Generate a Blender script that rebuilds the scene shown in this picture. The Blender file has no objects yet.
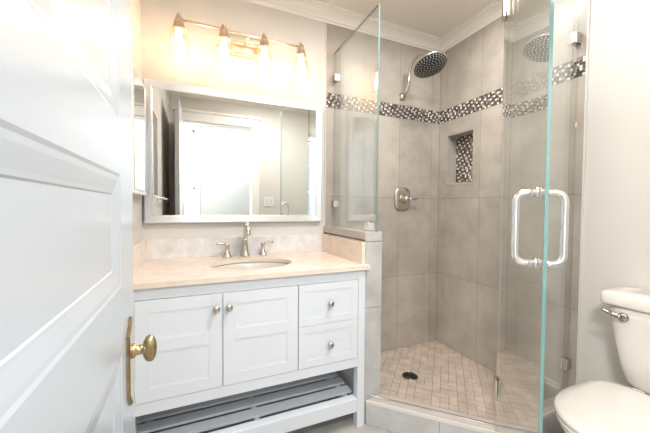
import bpy, bmesh, math, random
from mathutils import Vector, Matrix
random.seed(7)
S = bpy.context.scene
COL = S.collection
PI = math.pi

# ------------------------------------------------------------------ camera
YAW, PITCH, ROLL, CH = 0.40533, 0.027833, 0.007209, 1.11018
F = Vector((math.sin(YAW)*math.cos(PITCH), math.cos(YAW)*math.cos(PITCH), -math.sin(PITCH)))
R = Vector((math.cos(YAW), -math.sin(YAW), 0)); U = R.cross(F)
R2 = R*math.cos(ROLL) + U*math.sin(ROLL); U2 = -R*math.sin(ROLL) + U*math.cos(ROLL)
cam_data = bpy.data.cameras.new('camera'); cam = bpy.data.objects.new('camera', cam_data); COL.objects.link(cam)
m = Matrix((R2, U2, -F)).transposed().to_4x4(); m.translation = Vector((0, 0, CH)); cam.matrix_world = m
cam_data.sensor_width = 36; cam_data.lens = 302.0/650*36; cam_data.clip_start = 0.02; cam_data.clip_end = 100
S.camera = cam
# ------------------------------------------------------------------ world, lights, exposure
W = bpy.data.worlds.new('daylight'); S.world = W; W.use_nodes = True
bg = W.node_tree.nodes['Background']; bg.inputs[0].default_value = (0.80, 0.90, 1.0, 1); bg.inputs[1].default_value = 1.6
def area(name, loc, rot, sx, sy, power, col, shape='RECTANGLE'):
    l = bpy.data.lights.new(name, 'AREA'); l.shape = shape; l.size = sx; l.size_y = sy; l.energy = power; l.color = col
    o = bpy.data.objects.new(name, l); COL.objects.link(o); o.location = loc; o.rotation_euler = rot; return o
area('window_daylight', (-0.37, -1.36, 1.42), (PI/2, 0, PI), 0.74, 1.7, 48, (0.80, 0.90, 1.0))
area('hallway_fill_lamp', (0.55, -0.72, 2.40), (0, 0, 0), 0.55, 0.5, 20, (0.92, 0.96, 1.0), 'ELLIPSE')  # added lamp, unseen: front fill through the doorway
area('hallway_fill_lamp', (-0.50, -0.55, 2.40), (0, 0, 0), 0.55, 0.5, 60, (1.0, 0.95, 0.90), 'ELLIPSE')  # second added lamp, unseen: brightens the toilet and lower right wall
area('bathroom_fill_lamp', (0.78, 0.72, 2.385), (0, 0, 0), 0.42, 0.42, 16, (1.0, 0.97, 0.93), 'ELLIPSE')  # added lamp, unseen: general fill for the bathroom
area('shower_fill_lamp', (1.36, 1.20, 2.42), (0, 0, 0), 0.15, 0.15, 6.0, (1.0, 0.97, 0.93), 'ELLIPSE')  # added lamp, unseen: brightens the shower
BULB = 30.0
vs = S.view_settings; vs.view_transform = 'Standard'; vs.look = 'None'; vs.gamma = 1; vs.exposure = 0.68; vs.use_curve_mapping = False
S.cycles.max_bounces = 12; S.cycles.glossy_bounces = 8; S.cycles.diffuse_bounces = 6
S.cycles.transparent_max_bounces = 24; S.cycles.sample_clamp_indirect = 6; S.cycles.caustics_reflective = False; S.cycles.caustics_refractive = False

# ------------------------------------------------------------------ materials
def mat(name, col, rough=0.5, metal=0.0, noise=0.0, nscale=8, col2=None, bump=0.0, bscale=60, coat=0.0, island=0.0, spec=None, detail=4):
    m = bpy.data.materials.new(name); m.use_nodes = True; nt = m.node_tree; b = nt.nodes['Principled BSDF']
    b.inputs['Base Color'].default_value = (*col, 1); b.inputs['Roughness'].default_value = rough; b.inputs['Metallic'].default_value = metal
    if coat: b.inputs['Coat Weight'].default_value = coat; b.inputs['Coat Roughness'].default_value = 0.05
    if spec is not None: b.inputs['Specular IOR Level'].default_value = spec
    geo = nt.nodes.new('ShaderNodeNewGeometry'); tc = nt.nodes.new('ShaderNodeTexCoord')
    c2 = col2 or tuple(c*(1-noise) for c in col)
    out = None
    if noise or col2:
        n = nt.nodes.new('ShaderNodeTexNoise'); n.inputs['Scale'].default_value = nscale; n.inputs['Detail'].default_value = detail; n.inputs['Roughness'].default_value = 0.6
        nt.links.new(tc.outputs['Object'], n.inputs['Vector'])
        r = nt.nodes.new('ShaderNodeValToRGB'); r.color_ramp.elements[0].position = 0.36; r.color_ramp.elements[1].position = 0.64
        r.color_ramp.elements[0].color = (*c2, 1); r.color_ramp.elements[1].color = (*col, 1)
        nt.links.new(n.outputs['Fac'], r.inputs['Fac']); out = r.outputs['Color']
    if island:
        mp = nt.nodes.new('ShaderNodeMapRange'); mp.inputs['To Min'].default_value = 1-island; mp.inputs['To Max'].default_value = 1+island*0.5
        nt.links.new(geo.outputs['Random Per Island'], mp.inputs['Value'])
        mx = nt.nodes.new('ShaderNodeVectorMath'); mx.operation = 'SCALE'
        if out: nt.links.new(out, mx.inputs[0])
        else: mx.inputs[0].default_value = col
        nt.links.new(mp.outputs['Result'], mx.inputs['Scale']); out = mx.outputs['Vector']
    if out: nt.links.new(out, b.inputs['Base Color'])
    if bump:
        n2 = nt.nodes.new('ShaderNodeTexNoise'); n2.inputs['Scale'].default_value = bscale
        nt.links.new(tc.outputs['Object'], n2.inputs['Vector'])
        bp = nt.nodes.new('ShaderNodeBump'); bp.inputs['Strength'].default_value = bump; bp.inputs['Distance'].default_value = 0.002
        nt.links.new(n2.outputs['Fac'], bp.inputs['Height']); nt.links.new(bp.outputs['Normal'], b.inputs['Normal'])
    return m
def glass_mat(name, tint, f0=0.055):
    """clear pane: passes light straight through and mirrors more at grazing angles"""
    m = bpy.data.materials.new(name); m.use_nodes = True; nt = m.node_tree; nt.nodes.remove(nt.nodes['Principled BSDF'])
    out = nt.nodes['Material Output']
    geo = nt.nodes.new('ShaderNodeNewGeometry')
    dot = nt.nodes.new('ShaderNodeVectorMath'); dot.operation = 'DOT_PRODUCT'
    nt.links.new(geo.outputs['Normal'], dot.inputs[0]); nt.links.new(geo.outputs['Incoming'], dot.inputs[1])
    def mth(op, a, b=None):
        n = nt.nodes.new('ShaderNodeMath'); n.operation = op
        for i, v in enumerate((a, b)):
            if v is None: continue
            if isinstance(v, (int, float)): n.inputs[i].default_value = v
            else: nt.links.new(v, n.inputs[i])
        return n.outputs[0]
    c = mth('ABSOLUTE', dot.outputs['Value']); k = mth('SUBTRACT', 1.0, c); p5 = mth('POWER', k, 2.6)
    fr = mth('ADD', mth('MULTIPLY', p5, 1-f0), f0)
    t = nt.nodes.new('ShaderNodeBsdfTransparent'); t.inputs[0].default_value = (*tint, 1)
    g = nt.nodes.new('ShaderNodeBsdfGlossy'); g.inputs['Roughness'].default_value = 0.0; g.inputs[0].default_value = (1, 1, 1, 1)
    mx = nt.nodes.new('ShaderNodeMixShader'); nt.links.new(fr, mx.inputs[0]); nt.links.new(t.outputs[0], mx.inputs[1]); nt.links.new(g.outputs[0], mx.inputs[2])
    nt.links.new(mx.outputs[0], out.inputs['Surface'])
    return m
def emit(name, col, strength):
    m = bpy.data.materials.new(name); m.use_nodes = True; nt = m.node_tree; b = nt.nodes['Principled BSDF']
    b.inputs['Base Color'].default_value = (*col, 1); b.inputs['Emission Color'].default_value = (*col, 1); b.inputs['Emission Strength'].default_value = strength
    return m
M_hall = mat('hall_paint_dimmed', (0.36, 0.385, 0.39), 0.6)  # wall paint darkened so the mirrored doorway does not blow out
M_wall = mat('wall_paint', (0.70, 0.68, 0.65), 0.6, bump=0.05, bscale=220)
M_ceil = mat('ceiling_paint', (0.86, 0.82, 0.775), 0.7, bump=0.05, bscale=150)
M_trim = mat('trim_paint', (0.90, 0.885, 0.86), 0.3)
M_door = mat('door_gloss_paint', (0.49, 0.535, 0.585), 0.22, bump=0.08, bscale=30)
M_cab = mat('cabinet_paint', (0.74, 0.78, 0.83), 0.32)
M_tile = mat('greige_porcelain', (0.50, 0.455, 0.405), 0.36, col2=(0.395, 0.36, 0.32), nscale=6, island=0.10, bump=0.04, detail=8)
M_grout = mat('grout', (0.27, 0.24, 0.21), 0.8)
M_curbstone = mat('curb_stone', (0.50, 0.46, 0.42), 0.3, noise=0.12, nscale=12)
M_edge = mat('tile_edge_trim', (0.72, 0.70, 0.67), 0.3)
M_mdark = mat('mosaic_dark', (0.115, 0.095, 0.085), 0.25, island=0.6)
M_mmid = mat('mosaic_taupe', (0.38, 0.33, 0.29), 0.2, island=0.45)
M_mwhite = mat('mosaic_white', (0.85, 0.83, 0.80), 0.2)
M_marble = mat('marble_bulb_warmth', (0.84, 0.73, 0.63), 0.18, col2=(0.75, 0.64, 0.55), nscale=14, detail=9)  # peach light of the warm bulbs is put into the marble colour
M_marblew = mat('marble_splash', (0.80, 0.80, 0.80), 0.2, col2=(0.64, 0.64, 0.65), nscale=11, detail=9)
M_chrome = mat('polished_chrome', (0.86, 0.86, 0.87), 0.07, 1.0)
M_nickel = mat('brushed_nickel', (0.60, 0.56, 0.51), 0.22, 1.0)
M_nickel2 = mat('satin_nickel_light', (0.84, 0.70, 0.56), 0.38, 1.0)
M_lever = mat('lever_chrome', (0.50, 0.48, 0.46), 0.10, 1.0)
M_dkmetal = mat('dark_metal', (0.05, 0.05, 0.05), 0.35, 0.6)
M_brass = mat('aged_brass', (0.50, 0.40, 0.23), 0.30, 1.0, noise=0.35, nscale=60)
M_plate = mat('plate_reflection', (0.80, 0.74, 0.62), 0.14, 1.0, noise=0.2, nscale=50)  # brass face paled: reflection of the white vanity put into its colour
M_mirror = mat('mirror_silver', (0.80, 0.81, 0.79), 0.0, 1.0)
M_bevel = mat('mirror_bevel', (0.90, 0.92, 0.94), 0.28, 1.0)
M_porc = mat('porcelain', (0.84, 0.81, 0.78), 0.12, coat=0.4)
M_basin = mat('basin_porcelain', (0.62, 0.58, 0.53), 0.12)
M_white = mat('white_plastic', (0.85, 0.85, 0.84), 0.35)
M_glass = glass_mat('shower_glass', (0.965, 0.985, 0.975))
M_jar = glass_mat('jar_glass', (0.97, 0.97, 0.97))
M_pane = glass_mat('window_pane', (0.98, 0.99, 0.99))
M_gedge = mat('glass_edge_teal', (0.17, 0.32, 0.31), 0.08)
M_gedge2 = mat('glass_edge_grey', (0.20, 0.28, 0.28), 0.08)
M_bulb = emit('warm_bulb', (1.0, 0.64, 0.34), BULB)
M_lampglass = emit('fill_lamp_diffuser', (1.0, 0.95, 0.88), 2.0)  # glow for the added ceiling fixtures
M_rubber = mat('drain_dark', (0.06, 0.06, 0.06), 0.3, 0.8)
def brick_mat(name, c1, c2, mortar, w, h, rot, msize, rough=0.4):
    m = bpy.data.materials.new(name); m.use_nodes = True; nt = m.node_tree; b = nt.nodes['Principled BSDF']
    b.inputs['Roughness'].default_value = rough
    tc = nt.nodes.new('ShaderNodeTexCoord'); mp = nt.nodes.new('ShaderNodeMapping'); mp.inputs['Rotation'].default_value = (0, 0, rot)
    br = nt.nodes.new('ShaderNodeTexBrick'); br.inputs['Scale'].default_value = 1.0; br.inputs['Brick Width'].default_value = w; br.inputs['Row Height'].default_value = h
    br.inputs['Mortar Size'].default_value = msize; br.inputs['Color1'].default_value = (*c1, 1); br.inputs['Color2'].default_value = (*c2, 1); br.inputs['Mortar'].default_value = (*mortar, 1)
    nt.links.new(tc.outputs['Object'], mp.inputs['Vector']); nt.links.new(mp.outputs['Vector'], br.inputs['Vector'])
    n = nt.nodes.new('ShaderNodeTexNoise'); n.inputs['Scale'].default_value = 9; n.inputs['Detail'].default_value = 6; nt.links.new(tc.outputs['Object'], n.inputs['Vector'])
    mr = nt.nodes.new('ShaderNodeMapRange'); mr.inputs['From Min'].default_value = 0.3; mr.inputs['From Max'].default_value = 0.7; mr.inputs['To Min'].default_value = 0.82; mr.inputs['To Max'].default_value = 1.08
    nt.links.new(n.outputs['Fac'], mr.inputs['Value'])
    vm = nt.nodes.new('ShaderNodeVectorMath'); vm.operation = 'SCALE'; nt.links.new(br.outputs['Color'], vm.inputs[0]); nt.links.new(mr.outputs['Result'], vm.inputs['Scale'])
    nt.links.new(vm.outputs['Vector'], b.inputs['Base Color'])
    return m
M_bathfloor = brick_mat('bath_floor_tile', (0.42, 0.40, 0.37), (0.38, 0.36, 0.33), (0.28, 0.27, 0.25), 0.6, 0.3, 0.0, 0.003)
M_hallfloor = mat('hall_wood', (0.35, 0.22, 0.13), 0.4, noise=0.3, nscale=6)

# ------------------------------------------------------------------ mesh builder (world coordinates, shifted to the parent's origin when linked)
class MB:
    def __init__(s): s.v = []; s.f = []; s.mi = []; s.sm = []
    def add(s, vs, fs, mi=0, smooth=False):
        b = len(s.v); s.v += [tuple(v) for v in vs]
        for f in fs: s.f.append([b+i for i in f]); s.mi.append(mi); s.sm.append(smooth)
        return s
    def box(s, x0, x1, y0, y1, z0, z1, mi=0):
        vs = [(x, y, z) for x in (x0, x1) for y in (y0, y1) for z in (z0, z1)]
        return s.add(vs, [(0,1,3,2), (4,6,7,5), (0,4,5,1), (2,3,7,6), (0,2,6,4), (1,5,7,3)], mi)
    def slab(s, p0, p1, th, z0, z1, mi=0, end=None):
        """vertical slab between plan points p0 and p1; end = material slot of its narrow faces"""
        d = Vector((p1[0]-p0[0], p1[1]-p0[1])).normalized(); n = Vector((-d.y, d.x))*th/2
        q = [(p0[0]+n.x, p0[1]+n.y), (p1[0]+n.x, p1[1]+n.y), (p1[0]-n.x, p1[1]-n.y), (p0[0]-n.x, p0[1]-n.y)]
        vs = [(*a, z0) for a in q] + [(*a, z1) for a in q]
        big = [(0,1,5,4), (2,3,7,6)]; small = [(1,2,6,5), (3,0,4,7), (0,3,2,1), (4,5,6,7)]
        if end is None: return s.add(vs, big+small, mi)
        s.add(vs, big, mi); return s.add(vs, small, end)
    def prism(s, poly, z0, z1, mi=0):
        n = len(poly); vs = [(x, y, z0) for x, y in poly] + [(x, y, z1) for x, y in poly]
        return s.add(vs, [tuple(range(n-1, -1, -1)), tuple(range(n, 2*n))] + [(i, (i+1) % n, n+(i+1) % n, n+i) for i in range(n)], mi)
    def loft(s, rings, caps=True, mi=0, smooth=True):
        n = len(rings[0]); vs = [p for r in rings for p in r]; fs = []
        for k in range(len(rings)-1):
            for i in range(n): fs.append((k*n+i, k*n+(i+1) % n, (k+1)*n+(i+1) % n, (k+1)*n+i))
        if caps: fs.append(tuple(range(n-1, -1, -1))); fs.append(tuple(range((len(rings)-1)*n, len(rings)*n)))
        return s.add(vs, fs, mi, smooth)
    def lathe(s, prof, c, axis=(0, 0, 1), n=24, caps=True, mi=0, sx=1, sy=1):
        """prof: (radius, height along axis)"""
        q = Vector((0, 0, 1)).rotation_difference(Vector(axis).normalized()); c = Vector(c)
        rings = [[c + q @ Vector((r*sx*math.cos(2*PI*i/n), r*sy*math.sin(2*PI*i/n), h)) for i in range(n)] for r, h in prof]
        return s.loft(rings, caps, mi)
    def tube(s, pts, r, n=12, mi=0):
        pts = [Vector(p) for p in pts]; rings = []
        t0 = (pts[1]-pts[0]).normalized(); ref = Vector((0, 0, 1)) if abs(t0.z) < 0.9 else Vector((1, 0, 0)); u = t0.cross(ref).normalized()
        for i, p in enumerate(pts):
            a = pts[max(i-1, 0)]; b = pts[min(i+1, len(pts)-1)]; t = (b-a).normalized()
            u = (u - t*u.dot(t)).normalized(); w = t.cross(u); rr = r[i] if isinstance(r, (list, tuple)) else r
            rings.append([p + (u*math.cos(2*PI*k/n) + w*math.sin(2*PI*k/n))*rr for k in range(n)])
        return s.loft(rings, True, mi)
    def build(s, name, mats, parent=None, bevel=0, seg=2, fix=True):
        if not isinstance(mats, (list, tuple)): mats = [mats]
        me = bpy.data.meshes.new(name); o = bpy.data.objects.new(name, me); COL.objects.link(o)
        org = Vector((0, 0, 0))
        if parent is not None:
            o.parent = parent; q = parent
            while q is not None: org += Vector(q.location); q = q.parent
        me.from_pydata([Vector(v)-org for v in s.v], [], s.f)
        for m_ in mats: me.materials.append(m_)
        for p, mi, sm in zip(me.polygons, s.mi, s.sm): p.material_index = mi; p.use_smooth = sm
        if fix:
            bm = bmesh.new(); bm.from_mesh(me); bmesh.ops.recalc_face_normals(bm, faces=bm.faces); bm.to_mesh(me); bm.free()
        if bevel:
            b = o.modifiers.new('bevel', 'BEVEL'); b.width = bevel; b.segments = seg; b.limit_method = 'ANGLE'; b.angle_limit = 0.7
        me.update(); return o
def smooth_path(pts, k=6):
    """Catmull-Rom through the points"""
    P = [Vector(p) for p in pts]; P = [2*P[0]-P[1]] + P + [2*P[-1]-P[-2]]; out = []
    for i in range(1, len(P)-2):
        for j in range(k):
            t = j/k; a, b, c, d = P[i-1:i+3]
            out.append(0.5*((2*b)+(c-a)*t+(2*a-5*b+4*c-d)*t*t+(3*b-a-3*c+d)*t**3))
    out.append(P[-2]); return out
def arc_path(pts, r, k=6):
    """polyline with rounded corners"""
    P = [Vector(p) for p in pts]; out = [P[0]]
    for i in range(1, len(P)-1):
        a = P[i]+(P[i-1]-P[i]).normalized()*r; b = P[i]+(P[i+1]-P[i]).normalized()*r
        for j in range(k+1):
            t = j/k; out.append(a*(1-t)**2 + P[i]*2*t*(1-t)*0.83 + P[i]*2*t*(1-t)*0.17 + b*t*t)
    out.append(P[-1]); return out
def struct(o): o['kind'] = 'structure'; return o
def empty(name, loc, label, cat, group=None):
    o = bpy.data.objects.new(name, None); COL.objects.link(o); o.location = loc; o['label'] = label; o['category'] = cat
    o.empty_display_size = 0.05
    if group: o['group'] = group
    return o

# ------------------------------------------------------------------ dimensions
XW, XE, YN, YS = -0.269, 1.849, 1.930, -0.03      # painted wall faces
TX, TY = 1.843, 1.924                             # tile faces
ZF, ZC = -0.03, 2.45
TH = 0.12
# ------------------------------------------------------------------ shell
struct(MB().box(XW-TH, XE+TH, YS, YN+TH, ZF-0.08, ZF).build('floor', M_bathfloor))
struct(MB().box(-1.35, XE+TH, -1.32, YS, ZF-0.08, ZF).build('floor', M_hallfloor))
struct(MB().box(-1.35, XE+TH, -1.32, YN+TH, ZC, ZC+0.08).build('ceiling', M_ceil))
struct(MB().box(XW-TH, XE+TH, YN, YN+TH, ZF, ZC).build('wall_north', M_wall))
struct(MB().box(XW-TH, XW, YS-TH, YN, ZF, ZC).build('wall_west', M_wall))
def rects_minus(x0, x1, z0, z1, holes):
    out = [(x0, x1, z0, z1)]
    for a, b, c, d in holes:
        nx = []
        for p, q, r, t in out:
            if b <= p or a >= q or d <= r or c >= t: nx.append((p, q, r, t)); continue
            if p < a: nx.append((p, a, r, t))
            if q > b: nx.append((b, q, r, t))
            lo, hi = max(p, a), min(q, b)
            if r < c: nx.append((lo, hi, r, c))
            if t > d: nx.append((lo, hi, d, t))
        out = nx
    return out
NICHE = (1.590, 1.842, 1.302, 1.692)
mb = MB()
for y0, y1, z0, z1 in rects_minus(YS-TH, YN, ZF, ZC, [NICHE]): mb.box(XE, XE+TH, y0, y1, z0, z1)
mb.box(XE+0.095, XE+TH, NICHE[0], NICHE[1], NICHE[2], NICHE[3])
wall_east = struct(mb.build('wall_east', M_wall))
# south wall with the doorway
DX0, DX1, DZ = -0.125, 0.655, 2.10
mb = MB()
for x0, x1, z0, z1 in rects_minus(XW, XE, ZF, ZC, [(DX0, DX1, ZF, DZ)]): mb.box(x0, x1, YS-TH, YS, z0, z1)
struct(mb.build('wall_south', M_wall))
# hallway beyond the doorway
HY = -1.20
WX0, WX1, WZ0, WZ1 = -0.74, 0.0, 0.55, 2.28
mb = MB()
for x0, x1, z0, z1 in rects_minus(-1.35, XE+TH, ZF, ZC, [(WX0, WX1, WZ0, WZ1)]): mb.box(x0, x1, HY-TH, HY, z0, z1)
struct(mb.build('wall_hall_south', M_hall))
struct(MB().box(-1.35-TH, -1.35, HY-TH, YS, ZF, ZC).build('wall_hall_west', M_hall))
struct(MB().box(-1.35, XW-TH, YS-TH, YS, ZF, ZC).build('wall_hall_north', M_hall))
struct(MB().box(XE, XE+TH, HY, YS-TH, ZF, ZC).build('wall_hall_east', M_hall))
wf = MB()
for a in ((WX0-0.06, WX0, HY, HY+0.02, WZ0-0.06, WZ1+0.06), (WX1, WX1+0.06, HY, HY+0.02, WZ0-0.06, WZ1+0.06), (WX0, WX1, HY, HY+0.02, WZ1, WZ1+0.06), (WX0-0.08, WX1+0.08, HY, HY+0.05, WZ0-0.05, WZ0),
          (WX0, WX1, HY-0.07, HY-0.04, 1.38, 1.42), (WX0, WX0+0.03, HY-0.07, HY-0.04, WZ0, WZ1), (WX1-0.03, WX1, HY-0.07, HY-0.04, WZ0, WZ1), (WX0, WX1, HY-0.07, HY-0.04, WZ0, WZ0+0.04), (WX0, WX1, HY-0.07, HY-0.04, WZ1-0.04, WZ1), (WX0, WX1, HY-0.065, HY-0.045, 1.85, 1.865)):
    wf.box(*a)
win = struct(wf.build('window_1', M_trim)); MB().box(WX0+0.03, WX1-0.03, HY-0.058, HY-0.054, WZ0+0.04, WZ1-0.04).build('pane', M_pane, win)
# doorway casing
mb = MB()
mb.box(DX1, DX1+0.075, YS, YS+0.018, ZF, DZ+0.0); mb.box(DX1+0.055, DX1+0.08, YS, YS+0.028, ZF, DZ)
mb.box(DX0-0.075, DX0, YS, YS+0.018, ZF, DZ); mb.box(DX0-0.08, DX1+0.085, YS, YS+0.022, DZ, DZ+0.10); mb.box(DX0-0.10, DX1+0.105, YS, YS+0.045, DZ+0.10, DZ+0.125)
mb.box(DX0, DX0+0.012, YS-TH, YS, ZF, DZ); mb.box(DX1-0.012, DX1, YS-TH, YS, ZF, DZ); mb.box(DX0, DX1, YS-TH, YS, DZ-0.012, DZ)
struct(mb.build('trim_2', M_trim, bevel=0.003))
# crown moulding all round the room
prof = [(0, -0.078), (0.009, -0.078), (0.012, -0.068), (0.020, -0.064), (0.024, -0.050), (0.034, -0.034), (0.048, -0.022), (0.058, -0.019), (0.060, -0.011), (0.074, -0.009), (0.076, 0)]
mb = MB(); rings = []
for d, z in prof: rings.append([(XW+d, YS+d, ZC+z), (XE-d, YS+d, ZC+z), (XE-d, YN-d, ZC+z), (XW+d, YN-d, ZC+z)])
mb.loft(rings, caps=False, smooth=False); struct(mb.build('trim_1', M_trim, fix=False))
# baseboards
def board(name, pts, vert):
    mb = MB()
    if vert:
        x, y0, y1, s_ = pts; mb.box(min(x, x+s_*0.014), max(x, x+s_*0.014), y0, y1, ZF, 0.115); mb.box(min(x, x+s_*0.020), max(x, x+s_*0.020), y0, y1, 0.105, 0.125); mb.box(min(x, x+s_*0.010), max(x, x+s_*0.010), y0, y1, 0.125, 0.148); mb.box(min(x, x+s_*0.026), max(x, x+s_*0.026), y0, y1, ZF, ZF+0.02)
    else:
        y, x0, x1, s_ = pts; mb.box(x0, x1, min(y, y+s_*0.014), max(y, y+s_*0.014), ZF, 0.115); mb.box(x0, x1, min(y, y+s_*0.020), max(y, y+s_*0.020), 0.105, 0.125); mb.box(x0, x1, min(y, y+s_*0.010), max(y, y+s_*0.010), 0.125, 0.148)
    struct(mb.build(name, M_trim, bevel=0.002))
board('baseboard_east', (XE, YS, 0.908, -1), True)
board('baseboard_south', (YS, DX1+0.08, XE-0.03, 1), False)
board('baseboard_west', (XW, 0.02, 1.33, 1), True)

# ------------------------------------------------------------------ shower tile
PX0, PX1, PY0 = 0.820, 0.920, 1.365      # low wall
def tiles(mbt, axis, us, zs, holes, face, back):
    g = 0.0016
    for i in range(len(us)-1):
        for j in range(len(zs)-1):
            for a, b, c, d in rects_minus(us[i]+g, us[i+1]-g, zs[j]+g, zs[j+1]-g, holes):
                if axis == 'x': mbt.box(min(face, back), max(face, back), a, b, c, d)
                else: mbt.box(a, b, min(face, back), max(face, back), c, d)
Z_ROWS_LO = [0.015, 0.583, 1.193, 1.804]; Z_ROWS_HI = [1.905, 2.376]
def grout_plane(axis, rects, face, back):
    mb = MB()
    for a, b, c, d in rects:
        if axis == 'x': mb.box(min(face, back), max(face, back), a, b, c, d)
        else: mb.box(a, b, min(face, back), max(face, back), c, d)
    return mb
YB = 0.912
hole = [NICHE]
east = struct(grout_plane('x', rects_minus(YB, TY+0.004, ZF, 2.38, hole), TX+0.0012, XE).build('wall_east_tiling', M_grout))
mb = MB(); tiles(mb, 'x', [YB+0.006, 1.222, 1.535, 1.850, TY], Z_ROWS_LO, hole, TX, XE); tiles(mb, 'x', [YB+0.006, 1.222, 1.535, 1.850, TY], Z_ROWS_HI, [], TX, XE); mb.build('tiles', M_tile, east)
MB().box(TX-0.0015, XE, YB-0.004, YB+0.006, ZF, 2.376).build('edge_trim', M_edge, east)
north = struct(grout_plane('y', [(PX0+0.006, TX, ZF, 2.38)], TY+0.0012, YN).build('wall_north_tiling', M_grout))
mb = MB(); us = [PX0+0.008, 1.131, 1.445, 1.759, TX]; tiles(mb, 'y', us, Z_ROWS_LO, [], TY, YN); tiles(mb, 'y', us, Z_ROWS_HI, [], TY, YN); mb.build('tiles', M_tile, north)
MB().box(PX0, PX0+0.008, TY-0.0015, YN, 0.99, 2.376).build('edge_trim', M_edge, north)
def mosaic(mb, fn, u0, u1, z0, z1, cell=0.0138):
    nu = max(1, round((u1-u0)/cell)); nz = max(1, round((z1-z0)/cell)); cu = (u1-u0)/nu; cz = (z1-z0)/nz; g = 0.0009
    for i in range(nu):
        for j in range(nz):
            k = (i+2*j) % 5; r = random.random()
            if k == 0: mi = 2 if r < 0.88 else 1
            elif k == 2 and r < 0.10: mi = 2
            else: mi = 0 if r < 0.74 else 1
            fn(mb, u0+i*cu+g, u0+(i+1)*cu-g, z0+j*cz+g, z0+(j+1)*cz-g, mi)
MM = [M_mdark, M_mmid, M_mwhite]
mb = MB(); mosaic(mb, lambda m_, a, b, c, d, mi: m_.box(TX-0.001, XE, a, b, c, d, mi), YB+0.006, TY-0.002, 1.806, 1.903); mb.build('mosaic_band', MM, east)
mb = MB(); mosaic(mb, lambda m_, a, b, c, d, mi: m_.box(a, b, TY-0.001, YN, c, d, mi), PX0+0.010, TX-0.002, 1.806, 1.903); mb.build('mosaic_band', MM, north)
# niche lining
n0, n1, n2, n3 = NICHE; XB = XE+0.085
mb = MB(); mb.box(TX, XE+0.094, n0, n0+0.008, n2, n3); mb.box(TX, XE+0.094, n1-0.008, n1, n2, n3); mb.box(TX, XE+0.094, n0+0.008, n1-0.008, n2, n2+0.008); mb.box(TX, XE+0.094, n0+0.008, n1-0.008, n3-0.008, n3)
mb.build('niche_lining', M_tile, east)
MB().box(XB+0.002, XE+0.094, n0+0.008, n1-0.008, n2+0.008, n3-0.008).build('niche_grout', M_grout, east)
mb = MB(); mosaic(mb, lambda m_, a, b, c, d, mi: m_.box(XB, XB+0.006, a, b, c, d, mi), n0+0.009, n1-0.009, n2+0.009, n3-0.009, 0.0145); mb.build('niche_mosaic', MM, east)
mb = MB()
mb.box(TX-0.003, TX+0.004, n0-0.006, n0, n2-0.006, n3+0.006); mb.box(TX-0.003, TX+0.004, n1, n1+0.006, n2-0.006, n3+0.006); mb.box(TX-0.003, TX+0.004, n0, n1, n2-0.006, n2); mb.box(TX-0.003, TX+0.004, n0, n1, n3, n3+0.006)
mb.build('niche_trim', M_tile, east)
# shower floor: mesh tiles set on the diagonal
fpoly = [(PX1, 1.38), (1.305, 0.995), (TX, 0.995), (TX, TY), (PX1, TY)]
def clip(poly, hp):
    out = []
    for i in range(len(poly)):
        a, b = poly[i], poly[(i+1) % len(poly)]; da = hp[0]*a[0]+hp[1]*a[1]-hp[2]; db = hp[0]*b[0]+hp[1]*b[1]-hp[2]
        if da >= 0: out.append(a)
        if (da >= 0) != (db >= 0): t = da/(da-db); out.append((a[0]+(b[0]-a[0])*t, a[1]+(b[1]-a[1])*t))
    return out
HPS = [(1, 0, PX1+0.003), (-1, 0, -TX+0.003), (0, -1, -TY+0.003), (0, 1, 0.998), (1, 1, 2.304)]
floor_sh = struct(MB().prism(fpoly, ZF, 0.0155).build('floor_shower', mat('floor_grout', (0.26, 0.21, 0.17), 0.8)))
mb = MB(); L = 0.047
M_ft = [mat('floor_tile_sand', (0.57, 0.48, 0.41), 0.4, col2=(0.46, 0.38, 0.32), nscale=14, island=0.12)]
c45, s45 = math.cos(PI/4), math.sin(PI/4); o0 = Vector((1.3, 1.45))
def cell_w(a): return o0 + Vector((a[0]*c45-a[1]*s45, a[0]*s45+a[1]*c45))*L
used = set(); g = 0.0016/L
for i in range(-26, 27):
    for j in range(-26, 27):
        if (i, j) in used: continue
        opts = [(2, 1), (1, 2), (1, 1), (2, 1), (1, 2)]; random.shuffle(opts); opts.append((1, 1))
        for w_, h_ in opts:
            cells = [(i+a, j+b) for a in range(w_) for b in range(h_)]
            if any(c in used for c in cells): continue
            used.update(cells); break
        poly = [tuple(cell_w(p)) for p in ((i+g, j+g), (i+w_-g, j+g), (i+w_-g, j+h_-g), (i+g, j+h_-g))]
        for hp in HPS:
            poly = clip(poly, hp)
            if len(poly) < 3: break
        if len(poly) >= 3 and (Vector(poly[0])-Vector((1.281, 1.561))).length > 0.0: mb.prism(poly, 0.010, 0.017)
mb.build('tiles', M_ft, floor_sh)

# low wall between vanity and shower
pw = struct(MB().box(PX0+0.006, PX1-0.006, PY0+0.006, YN, ZF, 0.962).build('wall_low', M_grout))
mb = MB(); g = 0.0016
for z0, z1 in ((ZF, 0.583), (0.583, 0.935)): mb.box(PX0, PX1, PY0, PY0+0.007, z0+g, z1-g)
for y0, y1 in ((PY0+0.007, 1.65), (1.65, TY)):
    for z0, z1 in ((0.097, 0.583), (0.583, 0.935)): mb.box(PX1-0.007, PX1, y0+g, y1-g, z0+g, z1-g)
mb.box(PX0, PX1, PY0, PY0+0.007, 0.937, 0.984)
mb.build('tiles', mat('low_wall_tile', (0.56, 0.55, 0.54), 0.35, col2=(0.45, 0.44, 0.43), nscale=9, detail=8), pw)
MB().box(PX0-0.0, PX0+0.006, PY0+0.007, YN, ZF, 0.935).build('painted_side', M_wall, pw)
MB().box(PX0-0.004, PX1+0.004, PY0+0.008, YN, 0.945, 0.985).build('cap', M_curbstone, pw, bevel=0.002)
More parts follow.
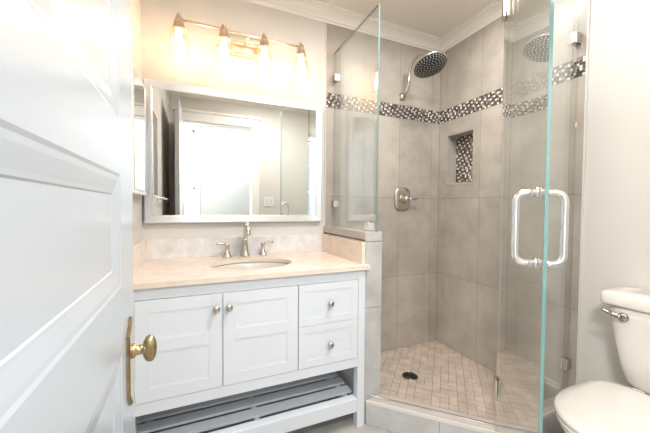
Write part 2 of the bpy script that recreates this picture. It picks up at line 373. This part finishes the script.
# curb
out_p = [(PX0+0.004, 2.175-PX0-0.004), (1.2595, 0.9155), (TX, 0.9155)]; in_p = [(TX, 0.995), (1.305, 0.995), (PX1+0.0, 2.300-PX1), (PX0+0.004, PY0+0.008)]
curb = struct(MB().prism(out_p+in_p[:1]+in_p[1:], ZF, 0.085).build('trim_3', mat('curb_tile', (0.60, 0.60, 0.59), 0.35, col2=(0.50, 0.50, 0.49), nscale=9, detail=7)))
MB().prism([(PX0+0.01, 2.182-PX0-0.01), (1.2635, 0.9205), (TX, 0.9205), (TX, 0.990), (1.303, 0.990), (PX1, 2.297-PX1), (PX1-0.03, PY0+0.0)], 0.085, 0.097).build('curb_top', M_curbstone, curb)
mb = MB(); mb.slab((PX0+0.006, 2.178-PX0-0.006), (1.2610, 0.9170), 0.006, 0.082, 0.098); mb.slab((1.2610, 0.9175), (TX, 0.9175), 0.006, 0.082, 0.098); mb.build('edge_strip', M_edge, curb)
mb = MB(); mb.slab((PX0+0.045, 2.238-PX0-0.045), (1.283, 0.955), 0.012, 0.0972, 0.1045); mb.build('threshold', M_chrome, curb, bevel=0.002)
# joints of the curb face
mb = MB()
for s_ in (0.36,): 
    p = Vector((PX0+0.004, 2.175-PX0-0.004)) + Vector((0.7071, -0.7071))*s_; q = p+Vector((0.7071, -0.7071))*0.003
    mb.slab((p.x-0.0004, p.y-0.0004), (q.x-0.0004, q.y-0.0004), 0.001, ZF, 0.082)
mb.build('joint', M_grout, curb)

# drain
dr = empty('shower_drain', (1.281, 1.561, 0.017), 'round dark metal grate set in the beige shower floor tiles', 'drain')
MB().lathe([(0.052, 0.0003), (0.052, 0.004), (0.049, 0.0055), (0.046, 0.0055), (0.046, 0.003)], (1.281, 1.561, 0.017), n=32).build('rim', M_nickel, dr)
mb = MB(); mb.lathe([(0.0455, 0.0031), (0.0455, 0.0048)], (1.281, 1.561, 0.017), n=32)
mb.build('sump', M_rubber, dr)
mb = MB()
for k in range(-3, 4):
    h = math.sqrt(max(0.0445**2-(k*0.012)**2, 0)); mb.box(1.281+k*0.012-0.0025, 1.281+k*0.012+0.0025, 1.561-h, 1.561+h, 0.0225, 0.0240)
mb.build('grate', M_dkmetal, dr)

# ------------------------------------------------------------------ glass enclosure
GX = 0.890; GTOP = 2.18; H = Vector((1.287, 0.955))
def clip_box(mb, c, ax, w=0.045, h=0.045, t=0.018):
    x, y, z = c
    if ax == 'x': mb.box(x-w/2, x+w/2, y-t, y+t, z-h/2, z+h/2)
    else: mb.box(x-t, x+t, y-w/2, y+w/2, z-h/2, z+h/2)
    return mb
p1 = empty('fixed_glass_panel', (GX, 1.65, 0.986), 'clear glass panel standing on the low wall beside the mirror', 'glass panel')
MB().slab((GX, 1.374), (GX, TY-0.003), 0.010, 0.9865, GTOP).build('glass', M_glass, p1)
mb = MB(); mb.box(GX-0.005, GX+0.005, 1.371, 1.374, 0.9865, GTOP); mb.box(GX-0.005, GX+0.005, 1.3741, TY-0.003, GTOP, GTOP+0.0015); mb.build('polished_edge', M_gedge2, p1)
for z in (2.00, 1.14): clip_box(MB(), (GX, TY-0.0235, z), 'y').build('clip', M_nickel, p1, bevel=0.002)
clip_box(MB(), (GX, 1.45, 1.0095), 'y').build('clip', M_chrome, p1, bevel=0.002)
p2 = empty('fixed_glass_panel', (1.57, 0.955, 0.098), 'clear glass panel clipped to the tiled wall behind the toilet bowl', 'glass panel')
MB().slab((H.x+0.012, H.y), (TX-0.002, H.y), 0.010, 0.0985, GTOP).build('glass', M_glass, p2)
mb = MB(); mb.box(H.x+0.009, H.x+0.012, H.y-0.005, H.y+0.005, 0.0985, GTOP); mb.build('polished_edge', mat('glass_edge_pale', (0.72, 0.74, 0.70), 0.15), p2)
for z in (2.00, 0.29): clip_box(MB(), (TX-0.024, H.y, z), 'x', 0.046, 0.055, 0.016).build('clip', M_nickel, p2, bevel=0.002)
dd = Vector((-0.6845, -0.729)).normalized(); nn = Vector((0.729, -0.6845)).normalized(); DL = 0.60
door = empty('shower_door', (H.x, H.y, 0.108), 'open frameless glass shower door with a teal edge and D handles', 'shower door')
a = H+dd*0.006; b = H+dd*DL
MB().slab(a, b, 0.009, 0.112, GTOP).build('glass', M_glass, door)
b2 = H+dd*(DL+0.003); MB().slab(b+dd*0.0001, b2, 0.009, 0.112, GTOP).build('polished_edge', M_gedge, door)
for z in (2.00, 0.29):
    mb = MB()
    mb.slab(H+dd*0.004+nn*0.0105, H+dd*0.050+nn*0.0105, 0.010, z-0.045, z+0.045); mb.slab(H+dd*0.004-nn*0.0105, H+dd*0.050-nn*0.0105, 0.010, z-0.045, z+0.045)
    mb.lathe([(0.008, -0.045), (0.008, 0.045)], (H.x, H.y, z), n=16)
    hg = mb.build('hinge', M_nickel, door, bevel=0.0015)
def handle(sgn):
    m0 = H+dd*0.545; s0 = 0.0052*sgn; s1 = 0.060*sgn; zt, zb = 1.160, 0.955
    A = m0+nn*s0; B = m0+nn*s1
    P = arc_path([(A.x, A.y, zt), (B.x, B.y, zt), (B.x, B.y, zb), (A.x, A.y, zb)], 0.030, 8)
    mb = MB().tube(P, 0.0098, 18)
    for z in (zt, zb): mb.lathe([(0.013, 0), (0.0155, 0.002), (0.0155, 0.005), (0.011, 0.007)], (A.x, A.y, z), axis=(nn.x*sgn, nn.y*sgn, 0), n=20)
    o = mb.build('handle', M_chrome, door); return o
handle(1); handle(-1)

# ------------------------------------------------------------------ shower fittings
VX, VZ = 1.476, 1.185
v = empty('shower_valve', (VX, TY, VZ), 'chrome shower valve with rounded square plate and lever on tiled wall', 'shower valve')
def sq_ring(cx, cz, y, hw, hh, n=40, e=3.2):
    return [(cx+hw*abs(math.cos(t))**(2/e)*(1 if math.cos(t) >= 0 else -1), y, cz+hh*abs(math.sin(t))**(2/e)*(1 if math.sin(t) >= 0 else -1)) for t in [2*PI*i/n for i in range(n)]]
MB().loft([sq_ring(VX, VZ, TY-0.0005, 0.074, 0.090), sq_ring(VX, VZ, TY-0.008, 0.074, 0.090), sq_ring(VX, VZ, TY-0.014, 0.066, 0.082), sq_ring(VX, VZ, TY-0.016, 0.050, 0.066)]).build('plate', M_nickel, v)
MB().lathe([(0.036, 0), (0.034, 0.006), (0.024, 0.018), (0.023, 0.045), (0.019, 0.055), (0.008, 0.058)], (VX, TY-0.0162, VZ), axis=(0, -1, 0)).build('hub', M_nickel, v)
MB().tube([(VX+0.012, TY-0.06, VZ), (VX+0.05, TY-0.064, VZ-0.001), (VX+0.085, TY-0.066, VZ-0.002), (VX+0.095, TY-0.066, VZ-0.002)], [0.011, 0.008, 0.007, 0.005]).build('lever', M_nickel, v)
sh = empty('rain_shower', (1.462, TY, 1.967), 'round rain shower head on a curved chrome arm', 'shower head')
MB().lathe([(0.030, 0.0005), (0.030, 0.006), (0.020, 0.014), (0.014, 0.022)], (1.462, TY, 1.967), axis=(0, -1, 0)).build('flange', M_nickel, sh)
arm = smooth_path([(1.462, TY-0.015, 1.967), (1.462, TY-0.050, 1.985), (1.462, TY-0.075, 2.04), (1.462, TY-0.085, 2.11), (1.462, TY-0.115, 2.170), (1.462, TY-0.175, 2.200), (1.462, TY-0.240, 2.185), (1.462, TY-0.278, 2.140), (1.462, TY-0.285, 2.120)], 6)
MB().tube(arm, 0.0105, 14).build('arm', M_nickel, sh)
ax = Vector((0.0, -0.36, -0.93)).normalized(); hc = Vector((1.462, TY-0.285, 2.118))
MB().lathe([(0.014, -0.004), (0.020, 0.002), (0.022, 0.012), (0.030, 0.018), (0.075, 0.026), (0.106, 0.033), (0.112, 0.038), (0.112, 0.044), (0.108, 0.046)], hc, axis=ax, n=40).build('rose', M_nickel, sh)
MB().lathe([(0.105, 0.0462), (0.105, 0.0485)], hc, axis=ax, n=40).build('face_plate', M_dkmetal, sh)
mb = MB(); q = Vector((0, 0, 1)).rotation_difference(ax)
for ring, (rr, cnt) in enumerate(((0.0, 1), (0.022, 7), (0.042, 13), (0.062, 19), (0.080, 25), (0.096, 30))):
    for k in range(cnt):
        t = 2*PI*k/cnt; c = hc+q @ Vector((rr*math.cos(t), rr*math.sin(t), 0.0485)); mb.lathe([(0.0032, 0), (0.0022, 0.003)], c, axis=ax, n=6)
nz = mb.build('nozzles', M_white, sh); nz['kind'] = 'stuff'

# ------------------------------------------------------------------ vanity
VX0, VX1, VY0 = -0.262, 0.808, 1.345
LEG = 0.041; ZB = 0.795
van = empty('vanity_cabinet', (0.27, 1.64, ZF), 'white bathroom vanity with two doors, two drawers and slatted bottom shelf', 'cabinet')
mb = MB()
mb.box(VX0+0.008, VX0+0.024, VY0+0.016, YN-0.02, 0.292, ZB); mb.box(VX1-0.022, VX1-0.006, VY0+0.016, YN-0.02, 0.292, ZB); mb.box(VX0+0.024, VX1-0.022, VY0+0.016, YN-0.02, 0.292, 0.308); mb.box(VX0+0.024, VX1-0.022, YN-0.032, YN-0.02, 0.308, ZB); mb.box(VX0+0.024, VX1-0.022, VY0+0.016, VY0+0.024, 0.308, ZB)
mb.box(VX0+LEG, VX1-LEG, VY0+0.002, VY0+0.018, 0.747, ZB); mb.box(VX0+LEG, VX1-LEG, VY0+0.002, VY0+0.018, 0.292, 0.339)
mb.box(0.1028, 0.1060, VY0+0.006, VY0+0.018, 0.339, 0.747)
mb.build('body', M_cab, van, bevel=0.0008)
for x in (VX0, VX1-LEG):
    for y in (VY0, YN-0.02-LEG): MB().box(x, x+LEG, y, y+LEG, ZF, ZB-0.0005 if y == VY0 else 0.2915).build('leg', M_cab, van, bevel=0.0015)
def shaker(mb, x0, x1, z0, z1, y, fw, mid=None):
    d = 0.0022; t = 0.014
    mb.box(x0, x1, y+d, y+t, z0, z1)
    mb.box(x0, x0+fw, y, y+d, z0, z1); mb.box(x1-fw, x1, y, y+d, z0, z1); mb.box(x0+fw, x1-fw, y, y+d, z0, z0+fw); mb.box(x0+fw, x1-fw, y, y+d, z1-fw, z1)
    if mid: mb.box(x0+fw, x1-fw, y, y+d, mid-fw*0.5, mid+fw*0.5)
    zz = [(z0+fw, z1-fw)] if not mid else [(z0+fw, mid-fw*0.5), (mid+fw*0.5, z1-fw)]
    for a, b in zz:     # inner bead
        e = 0.006; y2 = y+0.0011
        mb.box(x0+fw, x0+fw+e, y2, y+d, a, b); mb.box(x1-fw-e, x1-fw, y2, y+d, a, b); mb.box(x0+fw+e, x1-fw-e, y2, y+d, a, a+e); mb.box(x0+fw+e, x1-fw-e, y2, y+d, b-e, b)
def knob(parent, x, z, y):
    MB().lathe([(0.0065, 0), (0.0055, 0.008), (0.0125, 0.014), (0.0155, 0.018), (0.0155, 0.022), (0.012, 0.0265), (0.004, 0.028)], (x, y, z), axis=(0, -1, 0), n=20).build('knob', M_nickel, parent)
for x0, x1, kx in ((VX0+LEG+0.0025, 0.1020, 0.078), (0.1075, 0.4425, 0.130)):
    mb = MB(); shaker(mb, x0, x1, 0.3415, 0.7445, VY0, 0.050, 0.560); d_ = mb.build('door', M_cab, van, bevel=0.0008); knob(d_, kx, 0.684, VY0)
MB().box(0.4430, 0.4460, VY0+0.008, VY0+0.015, 0.340, 0.746).build('gap_shade', mat('cabinet_gap_shade', (0.25, 0.26, 0.27), 0.6), van)  # dark strip: shade of the gap put in as colour
for z0, z1, kz in ((0.545, 0.7445, 0.644), (0.3415, 0.5430, 0.440)):
    mb = MB(); shaker(mb, 0.4465, VX1-LEG-0.0025, z0, z1, VY0, 0.034); d_ = mb.build('drawer', M_cab, van, bevel=0.0008); knob(d_, 0.606, kz, VY0)
# slatted shelf
MB().box(VX0+LEG, VX1-LEG, VY0+0.004, VY0+0.050, 0.052, 0.120).build('shelf_rail', M_cab, van, bevel=0.0015)
for k in range(5):
    y = 1.424+k*0.086; MB().box(VX0+0.006, 0.776, y, y+0.058, 0.109, 0.120).build('slat', M_cab, van, bevel=0.001)
for x in (VX0+0.045, 0.255, 0.722): MB().box(x, x+0.022, VY0+0.0505, 1.90, 0.074, 0.1085).build('shelf_support', M_cab, van)

# countertop with an oval cut-out
CZ0, CZ1 = 0.7955, 0.8165
CX0, CX1, CY0, CY1 = XW+0.001, 0.828, 1.330, YN-0.001
SX, SY, SRX, SRY = 0.272, 1.608, 0.213, 0.158
def rect_hit(cx, cy, t):
    c, s_ = math.cos(t), math.sin(t); k = 1e9
    if c > 1e-9: k = min(k, (CX1-cx)/c)
    if c < -1e-9: k = min(k, (CX0-cx)/c)
    if s_ > 1e-9: k = min(k, (CY1-cy)/s_)
    if s_ < -1e-9: k = min(k, (CY0-cy)/s_)
    return cx+c*k, cy+s_*k
angs = sorted(set([2*PI*i/64 for i in range(64)] + [math.atan2(y-SY, x-SX) % (2*PI) for x in (CX0, CX1) for y in (CY0, CY1)]))
ell = [(SX+SRX*math.cos(t), SY+SRY*math.sin(t)) for t in angs]
# the direction of an ellipse point differs from its parameter: use the true direction for the outer rim
outer = [rect_hit(SX, SY, t) for t in angs]
mb = MB(); rings = [[(x, y, CZ1) for x, y in outer], [(x, y, CZ1) for x, y in ell], [(x, y, CZ0) for x, y in ell], [(x, y, CZ0) for x, y in outer], [(x, y, CZ1) for x, y in outer]]
mb.loft(rings, caps=False, smooth=False)
ct = empty('vanity_countertop', (0.27, 1.63, CZ0), 'marble countertop, bulb warmth in its colour, with oval sink cut-out on the white vanity', 'countertop')
mb.build('slab', M_marble, ct)
MB().box(CX0, PX0-0.001, YN-0.021, YN-0.0005, CZ1+0.0003, 0.930).build('backsplash', M_marblew, ct, bevel=0.001)
MB().box(CX0, CX0+0.020, 1.345, YN-0.0215, CZ1+0.0003, 0.930).build('side_splash', M_marble, ct, bevel=0.001)
MB().box(PX0-0.0215, PX0-0.0005, PY0+0.002, YN-0.0215, CZ1+0.0003, 0.932).build('side_splash', M_marble, ct, bevel=0.001)
sk = empty('sink_basin', (SX, SY, 0.66), 'oval white undermount sink basin below the marble countertop', 'sink')
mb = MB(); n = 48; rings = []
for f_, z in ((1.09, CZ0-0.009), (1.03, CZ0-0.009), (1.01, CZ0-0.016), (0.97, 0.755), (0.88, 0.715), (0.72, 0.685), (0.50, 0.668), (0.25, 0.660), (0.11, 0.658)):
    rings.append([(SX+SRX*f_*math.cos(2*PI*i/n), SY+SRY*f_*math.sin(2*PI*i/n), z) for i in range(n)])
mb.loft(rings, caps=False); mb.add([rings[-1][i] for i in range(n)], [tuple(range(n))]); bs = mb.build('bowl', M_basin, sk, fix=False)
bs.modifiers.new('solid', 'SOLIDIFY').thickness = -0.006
MB().lathe([(0.022, 0.0), (0.022, 0.003), (0.017, 0.004), (0.012, 0.002)], (SX, SY, 0.6585), n=24).build('drain', M_chrome, sk)
# faucet
fc = empty('faucet', (0.277, 1.868, CZ1), 'nickel widespread faucet with curved spout and two lever handles behind the sink', 'faucet')
zt = CZ1+0.0003
fx, fy = 0.277, 1.862
mb = MB(); mb.lathe([(0.029, 0), (0.029, 0.005), (0.025, 0.012), (0.020, 0.030), (0.0160, 0.060), (0.0140, 0.095), (0.0165, 0.098), (0.0165, 0.103), (0.014, 0.106)], (fx, fy, zt), n=24)
mb.tube(smooth_path([(fx, fy, zt+0.10), (fx, fy, zt+0.145), (fx, fy-0.008, zt+0.175), (fx, fy-0.030, zt+0.197), (fx, fy-0.060, zt+0.198), (fx, fy-0.088, zt+0.178), (fx, fy-0.102, zt+0.150), (fx, fy-0.106, zt+0.135)], 5), [0.0125]*20+[0.0125]*8+[0.0135]*8, 16)
mb.build('spout', M_nickel, fc)
for hx, hy, sg in ((0.172, 1.862, -1), (0.384, 1.866, 1)):
    mb = MB(); mb.lathe([(0.027, 0), (0.027, 0.004), (0.023, 0.010), (0.017, 0.018), (0.0175, 0.026), (0.0115, 0.034), (0.010, 0.062), (0.0125, 0.068), (0.011, 0.078), (0.004, 0.081)], (hx, hy, zt), n=24)
    mb.tube([(hx, hy, zt+0.072), (hx+sg*0.018, hy-0.004, zt+0.079), (hx+sg*0.045, hy-0.010, zt+0.081), (hx+sg*0.062, hy-0.013, zt+0.080)], [0.0085, 0.0075, 0.0065, 0.0060], 12)
    mb.build('handle', M_nickel, fc)

# ------------------------------------------------------------------ mirrors
mx0, mx1, mz0, mz1 = -0.258, 0.789, 1.020, 1.803; MY = YN-0.030
mr = empty('vanity_mirror', (0.265, YN, mz0), 'wide rectangular silver-edged mirror hanging on the wall above the sink', 'mirror')
fw = 0.044
MB().box(mx0+fw-0.002, mx1-fw+0.002, MY+0.004, MY+0.009, mz0+fw-0.002, mz1-fw+0.002).build('glass', M_mirror, mr)
def frame_ring(d, y): return [(mx0+d, y, mz0+d), (mx1-d, y, mz0+d), (mx1-d, y, mz1-d), (mx0+d, y, mz1-d)]
MB().loft([frame_ring(0, YN-0.001), frame_ring(0, MY+0.004), frame_ring(0.005, MY-0.003), frame_ring(fw-0.005, MY-0.001), frame_ring(fw, MY+0.0035), frame_ring(fw, YN-0.001)], caps=False, smooth=False).build('frame', M_bevel, mr)
MB().box(mx0+0.004, mx1-0.004, MY+0.010, YN-0.001, mz0+0.004, mz1-0.004).build('backing', M_dkmetal, mr)
mc = empty('medicine_cabinet', (XW, 1.65, 1.17), 'narrow medicine cabinet with a mirrored front on the side wall by the vanity', 'cabinet')
MB().box(XW+0.0005, XW+0.022, 1.470, 1.828, 1.172, 1.715).build('body', M_trim, mc)
MB().box(XW+0.0225, XW+0.034, 1.467, 1.831, 1.168, 1.719).build('door', M_trim, mc, bevel=0.002)
MB().box(XW+0.0345, XW+0.0365, 1.487, 1.811, 1.188, 1.699).build('mirror_glass', M_mirror, mc)

# ------------------------------------------------------------------ vanity light
LY = 1.806; LZ = 2.104
lt = empty('vanity_light', (0.27, YN, 2.08), 'four-light nickel wall fixture with clear glass jar shades above the mirror', 'wall lamp')
mb = MB(); mb.box(0.160, 0.405, YN-0.022, YN-0.0005, 2.030, 2.140); mb.box(0.172, 0.393, YN-0.030, YN-0.022, 2.042, 2.128); mb.build('backplate', M_nickel2, lt, bevel=0.003)
mb = MB(); mb.tube([(-0.085, LY, LZ), (0.625, LY, LZ)], 0.0065, 12); mb.build('bar', M_nickel2, lt)
mb = MB(); mb.tube([(0.285, YN-0.03, 2.085), (0.285, LY+0.004, 2.100)], 0.008, 12); mb.tube([(0.210, YN-0.055, 2.085), (0.360, YN-0.055, 2.085)], 0.006, 10); mb.tube([(0.215, YN-0.03, 2.085), (0.215, YN-0.055, 2.085)], 0.006, 10); mb.tube([(0.355, YN-0.03, 2.085), (0.355, YN-0.055, 2.085)], 0.006, 10); mb.build('arm', M_nickel2, lt)
jar0 = sock0 = bulb0 = None
for k in range(4):
    x = -0.076+0.2267*k
    if k == 0:
        mb = MB(); mb.lathe([(0.003, 0.034), (0.009, 0.031), (0.011, 0.024), (0.008, 0.018), (0.014, 0.014), (0.018, 0.008), (0.018, -0.002), (0.023, -0.005), (0.025, -0.012), (0.025, -0.030), (0.029, -0.033), (0.029, -0.046), (0.036, -0.050), (0.036, -0.058), (0.028, -0.060), (0.016, -0.070)], (x, LY, LZ), n=24)
        sock0 = mb.build('socket', M_nickel2, lt)
        # open-bottomed jar: outer then inner surface
        pr = [(0.031, -0.058), (0.033, -0.068), (0.042, -0.080), (0.050, -0.095), (0.053, -0.120), (0.053, -0.165), (0.055, -0.195), (0.059, -0.212), (0.057, -0.212), (0.053, -0.195), (0.051, -0.165), (0.051, -0.120), (0.048, -0.095), (0.040, -0.081), (0.031, -0.070), (0.029, -0.058)]
        jar0 = MB().lathe(pr, (x, LY, LZ), n=32, caps=False).build('shade', M_jar, lt)
        bulb0 = MB().lathe([(0.010, -0.062), (0.012, -0.075), (0.015, -0.088), (0.021, -0.108), (0.024, -0.128), (0.022, -0.148), (0.014, -0.163), (0.004, -0.168)], (x, LY, LZ), n=20).build('bulb', M_bulb, lt)
    else:
        for s_ in (sock0, jar0, bulb0):
            c = s_.copy(); COL.objects.link(c); c.parent = lt; c.location = (0.2267*k, 0, 0)

# ------------------------------------------------------------------ added ceiling fixtures, out of view, made to house the fill lamps
for nm, x, y, zz, lab in (('added_ceiling_light', 1.36, 1.20, 0.085, 'small round downlight added as fill over the shower'), ('added_ceiling_light', 0.78, 0.72, 0.23, 'flush round light added as fill in the middle of the bathroom'), ('added_ceiling_light', 0.55, -0.72, 0.30, 'flush round light added as fill in the hallway outside the bathroom'), ('added_ceiling_light', -0.50, -0.55, 0.30, 'flush round light added as fill in the hallway near the window')):
    t = empty(nm, (x, y, ZC), lab, 'added fill lamp')
    if zz < 0.1:
        MB().lathe([(zz+0.015, -0.0005), (zz+0.012, -0.008), (zz, -0.010)], (x, y, ZC), n=40).build('rim', M_white, t); MB().lathe([(zz-0.004, -0.0105), (zz-0.006, -0.014)], (x, y, ZC), n=40).build('diffuser', M_lampglass, t); continue
    MB().lathe([(zz+0.01, -0.0005), (zz+0.01, -0.03), (zz, -0.034)], (x, y, ZC), n=40).build('rim', M_white, t)
    MB().lathe([(zz-0.004, -0.0345), (zz-0.006, -0.040)], (x, y, ZC), n=40).build('diffuser', M_lampglass, t)

# ------------------------------------------------------------------ open entry door at the left
# face line runs from the hinge (x -0.118, y -0.005) to the free edge (x -0.130, y 0.796)
FE = Vector((-0.1300, 0.796)); HG = Vector((-0.1180, 0.000)); du = (FE-HG).normalized(); dn = Vector((du.y, -du.x))   # dn points to +x
DW = (FE-HG).length; DT = 0.036; DTOP = 2.09
def dp(s_, t, z): p = HG+du*s_+dn*t; return (p.x, p.y, z)
def dbox(mb, s0, s1, t0, t1, z0, z1, mi=0):
    vs = [dp(s_, t, z) for s_ in (s0, s1) for t in (t0, t1) for z in (z0, z1)]
    return mb.add(vs, [(0,1,3,2), (4,6,7,5), (0,4,5,1), (2,3,7,6), (0,2,6,4), (1,5,7,3)], mi)
st = 0.130; c0, c1 = st, DW-st; zr = [ZF+0.012, 0.20, 0.835, 0.959, 1.170, 1.273, 1.98, DTOP]
mb = MB()
dbox(mb, 0, c0, -DT, 0, zr[0], DTOP); dbox(mb, c1, DW, -DT, 0, zr[0], DTOP)
for a, b in ((zr[0], zr[1]), (zr[2], zr[3]), (zr[4], zr[5]), (zr[6], zr[7])): dbox(mb, c0, c1, -DT, 0, a, b)
door1 = struct(mb.build('door_1', M_door))
for a, b in ((zr[1], zr[2]), (zr[3], zr[4]), (zr[5], zr[6])):
    for t0, sg in ((0.0, 1), (-DT, -1)):
        def rg(d, t): return [dp(c0+d, t0-sg*t, a+d), dp(c1-d, t0-sg*t, a+d), dp(c1-d, t0-sg*t, b-d), dp(c0+d, t0-sg*t, b-d)]
        MB().loft([rg(0.0, 0.0), rg(0.005, 0.0015), rg(0.012, 0.0020), rg(0.032, 0.0050), rg(0.037, 0.0055), rg(0.040, 0.0075)], caps=False, smooth=False).build('moulding', M_door, door1, fix=False)
    MB_ = MB(); dbox(MB_, c0-0.002, c1+0.002, -DT+0.0070, -0.0070, a-0.002, b+0.002); MB_.build('panel', M_door, door1)
# lock plate and knob
ps = 0.738
def plate_ring(t, e):
    w, z0, z1, ch = 0.033-e, 0.692+e, 0.879-e, 0.030
    return [dp(ps-w, t, z0+ch), dp(ps-w+ch, t, z0), dp(ps+w-ch, t, z0), dp(ps+w, t, z0+ch), dp(ps+w, t, z1-ch), dp(ps+w-ch, t, z1), dp(ps-w+ch, t, z1), dp(ps-w, t, z1-ch)]
lp = MB().loft([plate_ring(0.0003, 0), plate_ring(0.0045, 0.0), plate_ring(0.0065, 0.004)], caps=False, smooth=False).add(plate_ring(0.0065, 0.004), [tuple(range(8))], 1).build('lock_plate', [M_brass, M_plate], door1)
kz = 0.806; c = Vector(dp(ps, 0.006, kz)); axn = Vector((dn.x, dn.y, 0))
MB().lathe([(0.015, 0), (0.015, 0.004), (0.0105, 0.007), (0.0100, 0.020), (0.013, 0.023), (0.011, 0.026)], c, axis=axn, n=20).build('knob_shank', M_brass, door1)
prk = [(0.006, 0.018), (0.013, 0.020), (0.0195, 0.025), (0.0215, 0.031), (0.020, 0.038), (0.014, 0.043), (0.005, 0.045)]
rings = [[c + axn*h + Vector((du.x, du.y, 0))*(r*0.60*math.cos(2*PI*i/28)) + Vector((0, 0, 1))*(r*1.36*math.sin(2*PI*i/28)) for i in range(28)] for r, h in prk]
MB().loft(rings).build('knob', M_brass, door1)
mb = MB(); dbox(mb, DW, DW+0.0015, -0.029, -0.007, 0.69, 0.89); mb.build('latch_plate', M_brass, door1)

# towel bar on the wall behind the open door
tb = empty('towel_bar', (XW, 0.80, 1.175), 'thin chrome towel bar on the side wall behind the open door', 'towel bar')
MB().tube([(XW+0.045, 0.42, 1.175), (XW+0.045, 1.22, 1.175)], 0.007, 12).build('bar', M_chrome, tb)
for y in (0.46, 1.18): MB().lathe([(0.020, 0.0005), (0.020, 0.006), (0.010, 0.010), (0.009, 0.052)], (XW, y, 1.175), axis=(1, 0, 0), n=16).build('post', M_chrome, tb)
# light switch by the doorway
ls = empty('light_switch', (0.86, YS, 1.16), 'white double light switch plate on the wall beside the doorway', 'light switch')
MB().box(0.800, 0.920, YS+0.0003, YS+0.007, 1.125, 1.245).build('plate', M_white, ls, bevel=0.002)
for x in (0.822, 0.872): MB().box(x, x+0.030, YS+0.0073, YS+0.010, 1.150, 1.220).build('rocker', mat('rocker', (0.72, 0.72, 0.71), 0.4), ls)

# ------------------------------------------------------------------ toilet
to = empty('toilet', (1.50, 0.52, ZF), 'white two-piece toilet with closed lid and chrome flush lever', 'toilet')
TYC = 0.525
def sup(cx, cy, hx, hy, z, e=5, n=48):
    f = lambda c: abs(c)**(2/e)*(1 if c >= 0 else -1)
    return [(cx+hx*f(math.cos(2*PI*i/n)), cy+hy*f(math.sin(2*PI*i/n)), z) for i in range(n)]
tx1 = XE-0.012
def tk(x0, hy, z, e=6, x1=tx1): return sup((x0+x1)/2, TYC-0.010, (x1-x0)/2, hy, z, e)
MB().loft([tk(1.710, 0.120, 0.355), tk(1.690, 0.142, 0.366), tk(1.680, 0.155, 0.385), tk(1.668, 0.172, 0.45), tk(1.658, 0.190, 0.55), tk(1.650, 0.205, 0.66), tk(1.648, 0.210, 0.704)]).build('tank', M_porc, to)
MB().loft([tk(1.640, 0.216, 0.7045, 14), tk(1.634, 0.222, 0.707, 14), tk(1.632, 0.224, 0.712, 14), tk(1.632, 0.224, 0.750, 14), tk(1.635, 0.221, 0.756, 12), tk(1.642, 0.215, 0.7585, 12), tk(1.68, 0.18, 0.760)]).build('tank_lid', M_porc, to)
def egg(xf, xb, hw, z, n=64):
    pts = []; xm = xb-(xb-xf)*0.50; g_ = lambda c, e: abs(c)**(2/e)*(1 if c >= 0 else -1)
    for i in range(n):
        t = 2*PI*i/n; c, s_ = math.cos(t), math.sin(t); e = 2.25 if c < 0 else 4.5
        pts.append((xm+(xm-xf if c < 0 else xb-xm)*g_(c, e), TYC+hw*g_(s_, e), z))
    return pts
XF, XBK = 1.140, 1.600
MB().loft([egg(XF+0.004, XBK, 0.182, 0.3785), egg(XF-0.002, XBK+0.002, 0.186, 0.382), egg(XF-0.002, XBK+0.002, 0.186, 0.395), egg(XF+0.006, XBK-0.004, 0.181, 0.4025), egg(XF+0.05, XBK-0.03, 0.150, 0.407), egg(XF+0.13, XBK-0.10, 0.08, 0.409)]).build('lid', M_porc, to)
MB().loft([egg(XF+0.008, XBK-0.004, 0.180, 0.3585), egg(XF, XBK, 0.180, 0.362), egg(XF, XBK, 0.180, 0.374), egg(XF+0.006, XBK-0.003, 0.182, 0.378)]).build('seat', M_porc, to)
MB().loft([egg(1.30, 1.80, 0.120, ZF+0.001), egg(1.295, 1.80, 0.122, ZF+0.02), egg(1.32, 1.79, 0.105, 0.04), egg(1.29, 1.78, 0.108, 0.14), egg(1.22, 1.76, 0.135, 0.22), egg(1.178, 1.72, 0.160, 0.29), egg(1.150, 1.68, 0.170, 0.335), egg(1.146, 1.66, 0.174, 0.354), egg(1.13, 1.64, 0.165, 0.358)]).build('bowl', M_porc, to)
MB().loft([sup(1.705, TYC, 0.075, 0.13, 0.22, 4), sup(1.71, TYC, 0.085, 0.135, 0.300, 4), sup(1.715, TYC, 0.095, 0.14, 0.352, 4)]).build('tank_deck', M_porc, to)
for s_ in (-1, 1): MB().box(1.606, 1.632, TYC+s_*0.07-0.018, TYC+s_*0.07+0.018, 0.352, 0.392).build('hinge', M_porc, to, bevel=0.004)
MB().lathe([(0.015, 0), (0.018, 0.003), (0.018, 0.010), (0.010, 0.014)], (1.6505, 0.658, 0.662), axis=(-1, 0, 0), n=20).build('lever_boss', M_lever, to)
MB().tube(smooth_path([(1.634, 0.662, 0.664), (1.629, 0.682, 0.668), (1.628, 0.705, 0.674), (1.628, 0.724, 0.680)], 4), [0.011, 0.011, 0.0105, 0.010, 0.0095, 0.009, 0.0085, 0.008, 0.008, 0.008, 0.0085, 0.008, 0.005], 12).build('flush_lever', M_lever, to)
